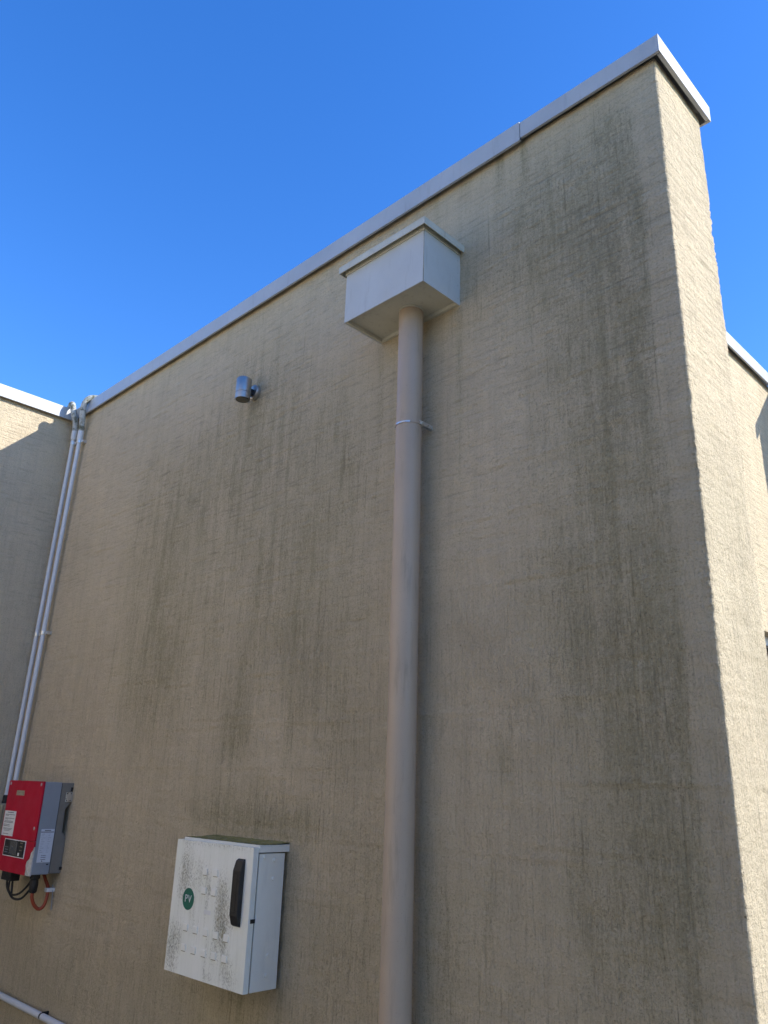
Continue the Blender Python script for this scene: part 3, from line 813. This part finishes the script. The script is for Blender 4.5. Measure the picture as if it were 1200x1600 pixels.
xm = ix1 + 0.001
chip = [(ix0 - 0.002, iz0 - 0.006), (xm - 0.060, iz0 - 0.006), (xm - 0.058, iz0 + 0.022), (xm - 0.066, iz0 + 0.040), (xm - 0.060, iz0 + 0.058), (xm - 0.034, iz0 + 0.072), (xm - 0.028, iz0 + 0.098), (xm - 0.010, iz0 + 0.112), (xm, iz0 + 0.128), (xm, zf), (ix0 - 0.002, zf)]
lwr = MB().prism(chip, 1, -0.1585, -0.1505).build('cover', M['red'], iv)
MB().box(ix1 - 0.075, ix1 + 0.0005, -0.1560, -0.1502, iz0 - 0.005, iz0 + 0.135).build('bare_corner', M['primer'], iv)
for x, z in [(-4.232, 1.574), (-4.234, 1.366), (-4.237, 1.162), (-4.615, 1.574), (-4.615, 1.366)]:
    y = -0.1605 if z > zf else -0.156
    MB().lathe((x, y, z), (0, -1, 0), [(0.0085, 0), (0.0085, 0.0008), (0.005, 0.001), (0.0045, 0.0025)], 14).build('screw', M['zinc'], iv)
bd = MB().box(-4.518, -4.420, -0.1622, -0.1600, 1.516, 1.541).build('badge', M['badge'], up)
MB().box(-4.495, -4.440, -0.1628, -0.1622, 1.527, 1.531).build('print', M['moss_box'], bd)
# warning sticker with small illegible lines
sk = MB().box(-4.627, -4.482, -0.1614, -0.1600, 1.315, 1.437).build('sticker', M['sticker'], up)
ln = MB()
for (a, b_, z, h) in [(.25, .80, 1.4275, .0032), (.10, .92, 1.4175, .0022), (.10, .40, 1.4125, .0022), (.12, .92, 1.3990, .0022), (.12, .38, 1.3940, .0022), (.10, .85, 1.3850, .0022), (.08, .88, 1.3790, .0026),
                      (.12, .60, 1.3680, .0022), (.12, .62, 1.3610, .0024), (.08, .90, 1.3500, .0018), (.12, .80, 1.3450, .0018), (.20, .70, 1.3390, .0018), (.16, .62, 1.3235, .002)]:
    ln.box(-4.627 + .145 * a, -4.627 + .145 * b_, -0.1618, -0.1614, z, z + h)
ln.build('print', M['ink'], sk)['kind'] = 'stuff'
# display
ds = MB().box(-4.567, -4.302, -0.1605, -0.1580, 1.2205, 1.3025).build('display', M['sticker'], lwr)
MB().box(-4.560, -4.309, -0.1616, -0.1606, 1.2245, 1.2985).build('front_panel', M['panel_black'], ds)
MB().box(-4.490, -4.396, -0.1622, -0.1617, 1.2300, 1.2950).build('screen', M['screen'], ds)
for k, z in enumerate((1.2905, 1.2735, 1.2565, 1.2370)):
    if k < 3: MB().box(-4.366, -4.336, -0.1624, -0.1617, z - 0.0016, z + 0.0016).build('button', M['badge'], ds)
    else: MB().box(-4.378, -4.360, -0.1624, -0.1617, z - 0.007, z + 0.007).build('button', M['sticker'], ds)
lg = MB()
for z in (1.262, 1.250, 1.238): lg.box(-4.545, -4.505, -0.1620, -0.1617, z, z + 0.002)
lg.build('print', M['ink_faint'], ds)['kind'] = 'stuff'
# side data plate (faces +X)
la = MB().box(ix1 - 0.001, ix1 + 0.0012, -0.134, -0.066, 1.210, 1.364).build('data_plate', M['label_blue'], iv)
pr_ = MB()
pr_.box(ix1 + 0.0012, ix1 + 0.0017, -0.134, -0.068, 1.3485, 1.3520)
pr_.box(ix1 + 0.0012, ix1 + 0.0017, -0.116, -0.084, 1.3555, 1.3590)
for z in (1.232, 1.240, 1.2225): pr_.box(ix1 + 0.0012, ix1 + 0.0017, -0.116, -0.092, z, z + 0.0022)
pr_.prism([(-0.112, 1.214), (-0.104, 1.214), (-0.108, 1.2205)], 0, ix1 + 0.0012, ix1 + 0.0017)
pr_.build('print', M['ink'], la)['kind'] = 'stuff'
pf = MB()
for z in (1.340, 1.332, 1.322, 1.313, 1.304, 1.294, 1.284, 1.275, 1.265, 1.256):
    e = random.uniform(0.3, 0.9)
    pf.box(ix1 + 0.0012, ix1 + 0.0016, -0.128, -0.128 + 0.03 * e, z, z + 0.0022)
    pf.box(ix1 + 0.0012, ix1 + 0.0016, -0.094, -0.094 + 0.022 * e, z, z + 0.0022)
pf.build('print', M['ink_faint'], la)['kind'] = 'stuff'
MB().box(ix1 - 0.001, ix1 + 0.001, -0.082, -0.072, 1.198, 1.203).build('slot', M['rubber'], iv)
bk_ = MB().box(ix1 - 0.004, ix1 + 0.0025, -0.034, 0.002, 1.494, 1.540).build('bracket', M['zinc'], iv, 0.001)
for y, z in ((-0.029, 1.534), (-0.008, 1.534), (-0.029, 1.500), (-0.010, 1.500)):
    MB().lathe((ix1 + 0.0025, y, z), (1, 0, 0), [(0.0028, 0), (0.0028, 0.001)], 10).build('screw', M['rubber'], bk_)
MB().box(ix1 - 0.006, ix1 - 0.0005, -0.012, 0.003, 1.545, 1.565).build('clip', M['rubber'], iv)
MB().box(ix1 - 0.006, ix1 + 0.002, -0.012, 0.003, 1.172, 1.186).build('clip', M['rubber'], iv)
# connectors and cables under the box
MB().box(-4.625, -4.505, -0.125, -0.075, 1.098, iz0 + 0.002).build('connector_block', M['rubber'], iv, 0.005)
MB().lathe((-4.270, -0.10, iz0 + 0.004), (0, 0, -1), [(0.024, 0), (0.024, 0.026), (0.019, 0.03), (0.021, 0.055), (0.019, 0.085), (0.014, 0.092)], 20).build('cable_gland', M['rubber'], iv, smooth=True)
for k, pts in enumerate([[(-4.60, -0.1, 1.10), (-4.585, -0.1, 1.062), (-4.52, -0.1, 1.035), (-4.42, -0.1, 1.05), (-4.33, -0.1, 1.10), (-4.29, -0.098, 1.145)],
                         [(-4.565, -0.1, 1.10), (-4.55, -0.105, 1.055), (-4.48, -0.105, 1.022), (-4.38, -0.105, 1.030), (-4.31, -0.10, 1.075), (-4.275, -0.1, 1.10)],
                         [(-4.53, -0.1, 1.10), (-4.525, -0.1, 1.07), (-4.515, -0.1, 1.030)]]):
    MB().tube(spline(pts, 6), 0.0055, 10).build('cable', M['rubber'], iv, smooth=True)
oc = spline([(-4.270, -0.10, 1.075), (-4.268, -0.10, 1.045), (-4.264, -0.085, 1.012), (-4.257, -0.062, 0.993), (-4.252, -0.042, 1.006), (-4.255, -0.030, 1.045), (-4.268, -0.026, 1.085), (-4.295, -0.035, 1.125), (-4.315, -0.045, 1.16)], 8)
MB().tube(oc, 0.0082, 12).build('orange_cable', M['orange'], iv, smooth=True)
MB().box(-4.276, -4.246, -0.040, 0.003, 1.068, 1.086).build('cable_clip', M['sticker'], iv, 0.002)
MB().tube(spline([(-4.25, -0.012, 1.10), (-4.245, -0.008, 1.05), (-4.240, -0.006, 0.985)], 6), 0.002, 6).build('earth_wire', M['grey_body'], iv, smooth=True)

# ------------------------------------------------------------------ conduits
def conduit(name, label, top, bot, flex, clips):
    r = root(name, bot, label, 'conduit', 'grey conduits in the wall corner')
    MB().tube([bot, top], 0.0135, 20).build('pipe', M['conduit'], r, smooth=True)
    d = (Vector(top) - Vector(bot)).normalized()
    MB().tube([Vector(top) - d * 0.004, Vector(top) + d * 0.075], 0.0190, 20).build('coupling', M['conduit'], r, 0.001, smooth=True)
    P = spline([Vector(top) + d * 0.06] + flex, 14)
    n = len(P)
    MB().tube(P, [0.0185 + 0.0014 * (i % 2) for i in range(n)], 16).build('flexible_hose', M['conduit_flex'], r, smooth=True)
    for z in clips:
        p = Vector(bot) + d * ((z - bot[2]) / d.z)
        c_ = MB().lathe(p - d * 0.011, d, [(0.0175, 0), (0.0175, 0.022)], 20)
        sd = c_.build('saddle', M['zinc'], r, 0.001)
        MB().box(p.x + 0.012, p.x + 0.040, p.y + 0.004, 0.003, p.z - 0.010, p.z + 0.010).build('tab', M['zinc'], sd, 0.001)
        MB().lathe((p.x + 0.030, p.y + 0.004, p.z), (0, -1, 0), [(0.006, 0), (0.006, 0.002), (0.003, 0.004)], 10).build('screw', M['zinc'], sd)
    return r
conduit('conduit', 'left of two thin grey conduits, ending in a black gland on the mossy box', (-4.912, -0.032, 3.745), (-4.972, -0.032, 1.50),
        [(-4.908, -0.038, 3.86), (-4.910, -0.062, 3.93), (-4.922, -0.072, 3.985), (-4.955, -0.068, 4.008), (-5.02, -0.05, 4.010), (-5.12, -0.02, 4.008), (-5.25, 0.01, 4.006)], (3.715, 2.44))
conduit('conduit', 'right of two thin grey conduits, running behind the top of the red inverter', (-4.812, -0.032, 3.715), (-4.890, -0.032, 1.42),
        [(-4.800, -0.040, 3.84), (-4.787, -0.054, 3.91), (-4.772, -0.056, 3.960), (-4.755, -0.036, 3.998), (-4.730, 0.01, 4.008), (-4.69, 0.08, 4.007), (-4.62, 0.25, 4.006)], (3.70, 2.44))
# mossy junction box at the frame edge
jb = root('junction_box', (-4.90, 0.0, 1.20), 'mossy beige junction box at the left frame edge under a conduit gland', 'junction box')
MB().box(-4.996, -4.845, -0.085, 0.004, 1.20, 1.462).build('body', M['moss_box'], jb, 0.006)
MB().box(-4.992, -4.849, -0.093, -0.0855, 1.205, 1.457).build('cover', M['moss_box'], jb, 0.003)
MB().lathe((-4.972, -0.032, 1.458), (0, 0, 1), [(0.021, 0), (0.021, 0.018), (0.0185, 0.02), (0.0185, 0.045), (0.0145, 0.05)], 12).build('gland', M['rubber'], jb)

# horizontal conduit low on the wall
hc = root('horizontal_conduit', (-4.1, -0.03, 0.55), 'pale horizontal conduit crossing the bottom left corner low on the wall', 'conduit')
MB().tube([(-4.985, -0.03, 0.556), (-4.125, -0.03, 0.553)], 0.0150, 20).build('pipe', M['conduit'], hc, smooth=True)
MB().tube([(-4.108, -0.03, 0.553), (-2.6, -0.03, 0.545)], 0.0150, 20).build('pipe', M['conduit'], hc, smooth=True)
MB().tube([(-4.126, -0.03, 0.553), (-4.107, -0.03, 0.553)], 0.0135, 20).build('joint', M['rubber'], hc, smooth=True)
MB().box(-4.121, -4.112, -0.03, 0.003, 0.535, 0.571).build('saddle', M['rubber'], hc)
